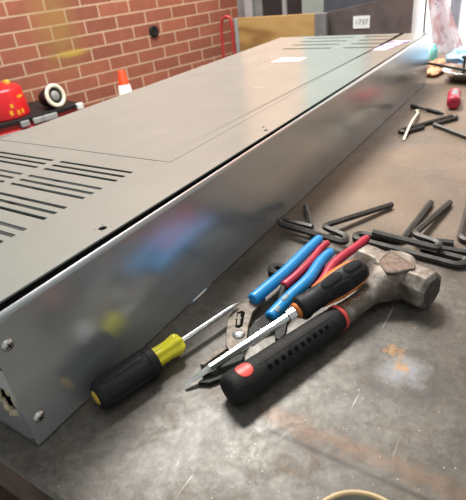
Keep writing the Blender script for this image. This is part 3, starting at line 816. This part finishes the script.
q0 = Vec((1188,-132,17.2)); qd = Vec((101,17,0)).normalized()
T5 = Turned(q0, qd, [0,2,6,40,70,92,100,102], [10,14.5,16.6,17,14.5,16.8,12.5,7])
h = part('handle', T5.body(28), M['redgrip'], t, label='red plastic handle')
mb = MB(); T5.patch(mb, 24, 84, math.radians(60), math.radians(120), .5, 4)
part('handle_pad', mb, M['lampgrey'], h, label='grey inlay on top')
part('shaft', MB().lathe(q0, qd, [(100,3.2),(150,3.2),(156,1.2)], 12), M['blacksteel'], t)

bc = Vec((1530,-106,0))
t = thing('metal_dish', 'round grey metal dish holding screws at the far end of the bench', 'dish', tuple(bc))
part('bowl', MB().lathe(bc, (0,0,1), [(.3,40),(2,46),(16,62),(30,75),(31.5,76),(31.5,73),(18,59),(5,42),(4.5,.5)], 40), M['steel'], t, label='polished grey bowl')
part('magnet_base', MB().lathe(bc, (0,0,1), [(0,44),(10,47),(14,50),(14.2,.5)], 32), M['rubber'], t, label='dark base')
for (x, y, r, sd_) in ((1506,-84,9,1),(1520,-74,7,2),(1530,-128,10,3)):
    tag(mesh_obj('plastic_plug', MB().blob((x,y,12+r*.5), r*1.4, r, r*.75, .3, sd_, 14, 8), M['cream']),
        ['cream plug in the metal dish nearest its left rim','cream plug at the back of the metal dish','cream plug at the right of the metal dish'][sd_-1], 'plug', 'plugs in the metal dish')
t = thing('bolt', 'black bolt standing upright in the metal dish', 'bolt', (1548,-90,7))
part('shank', MB().lathe((1548,-90,7), (0,0,1), [(0,4),(52,4)], 12), M['blacksteel'], t)
part('bolt_head', MB().lathe((1548,-90,58), (0,0,1), [(0,10),(7,10),(8,8)], 6, smooth=False), M['blacksteel'], t)
tag(mesh_obj('crumpled_bag', MB().blob((1735,-84,26), 74, 72, 30, .45, 4, 30, 18, 0, 2.4), M['bluebag']), 'sky blue crumpled plastic bag at the far end of the bench', 'bag')
tag(mesh_obj('plastic_bottle', MB().lathe((1822,60,0), (0,0,1), [(0,13),(2,15),(36,15),(44,12),(50,6),(58,6),(59,1)], 22), M['teal']), 'turquoise plastic bottle just past the cabinet end', 'bottle')
tag(mesh_obj('card_scrap', MB().blob((1590,8,9), 46, 24, 10, .5, 8, 20, 10, 0, 2.2), M['card']), 'orange scrap of card on the bench past the cabinet corner', 'scrap', 'card scraps at the far end')
tag(mesh_obj('card_scrap', MB().blob((1700,14,12), 50, 28, 14, .5, 11, 20, 10, 0, 2.2), M['card']), 'tan crumpled card scrap in front of the turquoise bottle', 'scrap', 'card scraps at the far end')
tag(mesh_obj('card_scrap', MB().blob((1650,-34,10), 30, 26, 12, .5, 15, 20, 10, 0, 2.2), M['brown']), 'brown card scrap behind the metal dish', 'scrap', 'card scraps at the far end')

# --- round tub at the front edge of the picture
tc = Vec((39.5,-297.5,0))
t = thing('round_tub', 'round tub with a tan rim at the bottom edge of the picture', 'tub', tuple(tc))
part('wall', MB().lathe(tc, (0,0,1), [(0,36),(37,37.3),(37,35.3),(2,33.8),(1.8,.5)], 48), M['tubgrey'], t, label='olive grey wall')
part('rim', MB().lathe(tc, (0,0,1), [(36.5,35.4),(36.5,37.9),(38,38.4),(39.6,38.0),(40,36.8),(39,35.4)], 48, closed=True), M['tan'], t, label='tan rim')
mb = MB(); T6 = Turned(tc, (0,0,1), [0,40], [33.6,35.0])
T6.patch(mb, 12, 35, -.55, .2, .3, 2.5)
part('green_patch', mb, M['green'], t, label='green patch inside')

# ------------------------------------------------------------------ light
wld = bpy.data.worlds.new('workshop'); bpy.context.scene.world = wld; wld.use_nodes = True
bg = wld.node_tree.nodes['Background']; bg.inputs[0].default_value = (.90,.97,.98,1); bg.inputs[1].default_value = .50
def area(name, loc, to, sx, sy, power, col=(1,1,1)):
    l = bpy.data.lights.new(name, 'AREA'); l.shape = 'RECTANGLE'; l.size = sx; l.size_y = sy; l.energy = power; l.color = col
    o = bpy.data.objects.new(name, l); C.objects.link(o); o.location = loc
    o.rotation_euler = (Vec(to)-Vec(loc)).to_track_quat('-Z', 'Y').to_euler()
    return o
area('ceiling_lamp', (1.5, 0.9, 2.2), (.4, -.1, 0), 1.0, .3, 92, (1,.985,.95))
area('ceiling_lamp', (0.0, -0.5, 2.3), (.3, -.1, 0), 1.4, .6, 6, (1,.98,.95))  # added soft fill above the camera, not a known fitting
area('ceiling_lamp', (1.9, 1.4, 2.4), (2.3, 2.3, -.2), 1.6, .5, 55, (1,1,.96))  # added to brighten the brick wall and background
area('ceiling_lamp', (2.6, .9, 2.5), (3.7, 1.0, .9), 1.4, .4, 85, (1,.95,.88))  # added to brighten the back wall reflected in the lid

# ------------------------------------------------------------------ camera
sc = bpy.context.scene
cam = bpy.data.cameras.new('camera'); co_ = bpy.data.objects.new('camera', cam); C.objects.link(co_)
r = Vec((0.5315542584, -0.8405706344, -0.1043603321)); d = Vec((-0.4773572685, -0.1955070551, -0.8566837395)); f = Vec((0.6997000132, 0.5051910530, -0.5051751097))
Rm = Matrix((( r.x, -d.x, -f.x), (r.y, -d.y, -f.y), (r.z, -d.z, -f.z)))
co_.matrix_world = Matrix.Translation((-.12993, -.34612, .36776)) @ Rm.to_4x4()
cam.sensor_fit = 'HORIZONTAL'; cam.sensor_width = 36; cam.lens = 36*477.75/466; cam.clip_start = .02; cam.clip_end = 60
cam.dof.use_dof = True; cam.dof.focus_distance = .58; cam.dof.aperture_fstop = 14
sc.camera = co_
sc.view_settings.view_transform = 'Standard'; sc.view_settings.look = 'None'; sc.view_settings.gamma = 1.0
sc.view_settings.exposure = 0.0; sc.view_settings.use_curve_mapping = False
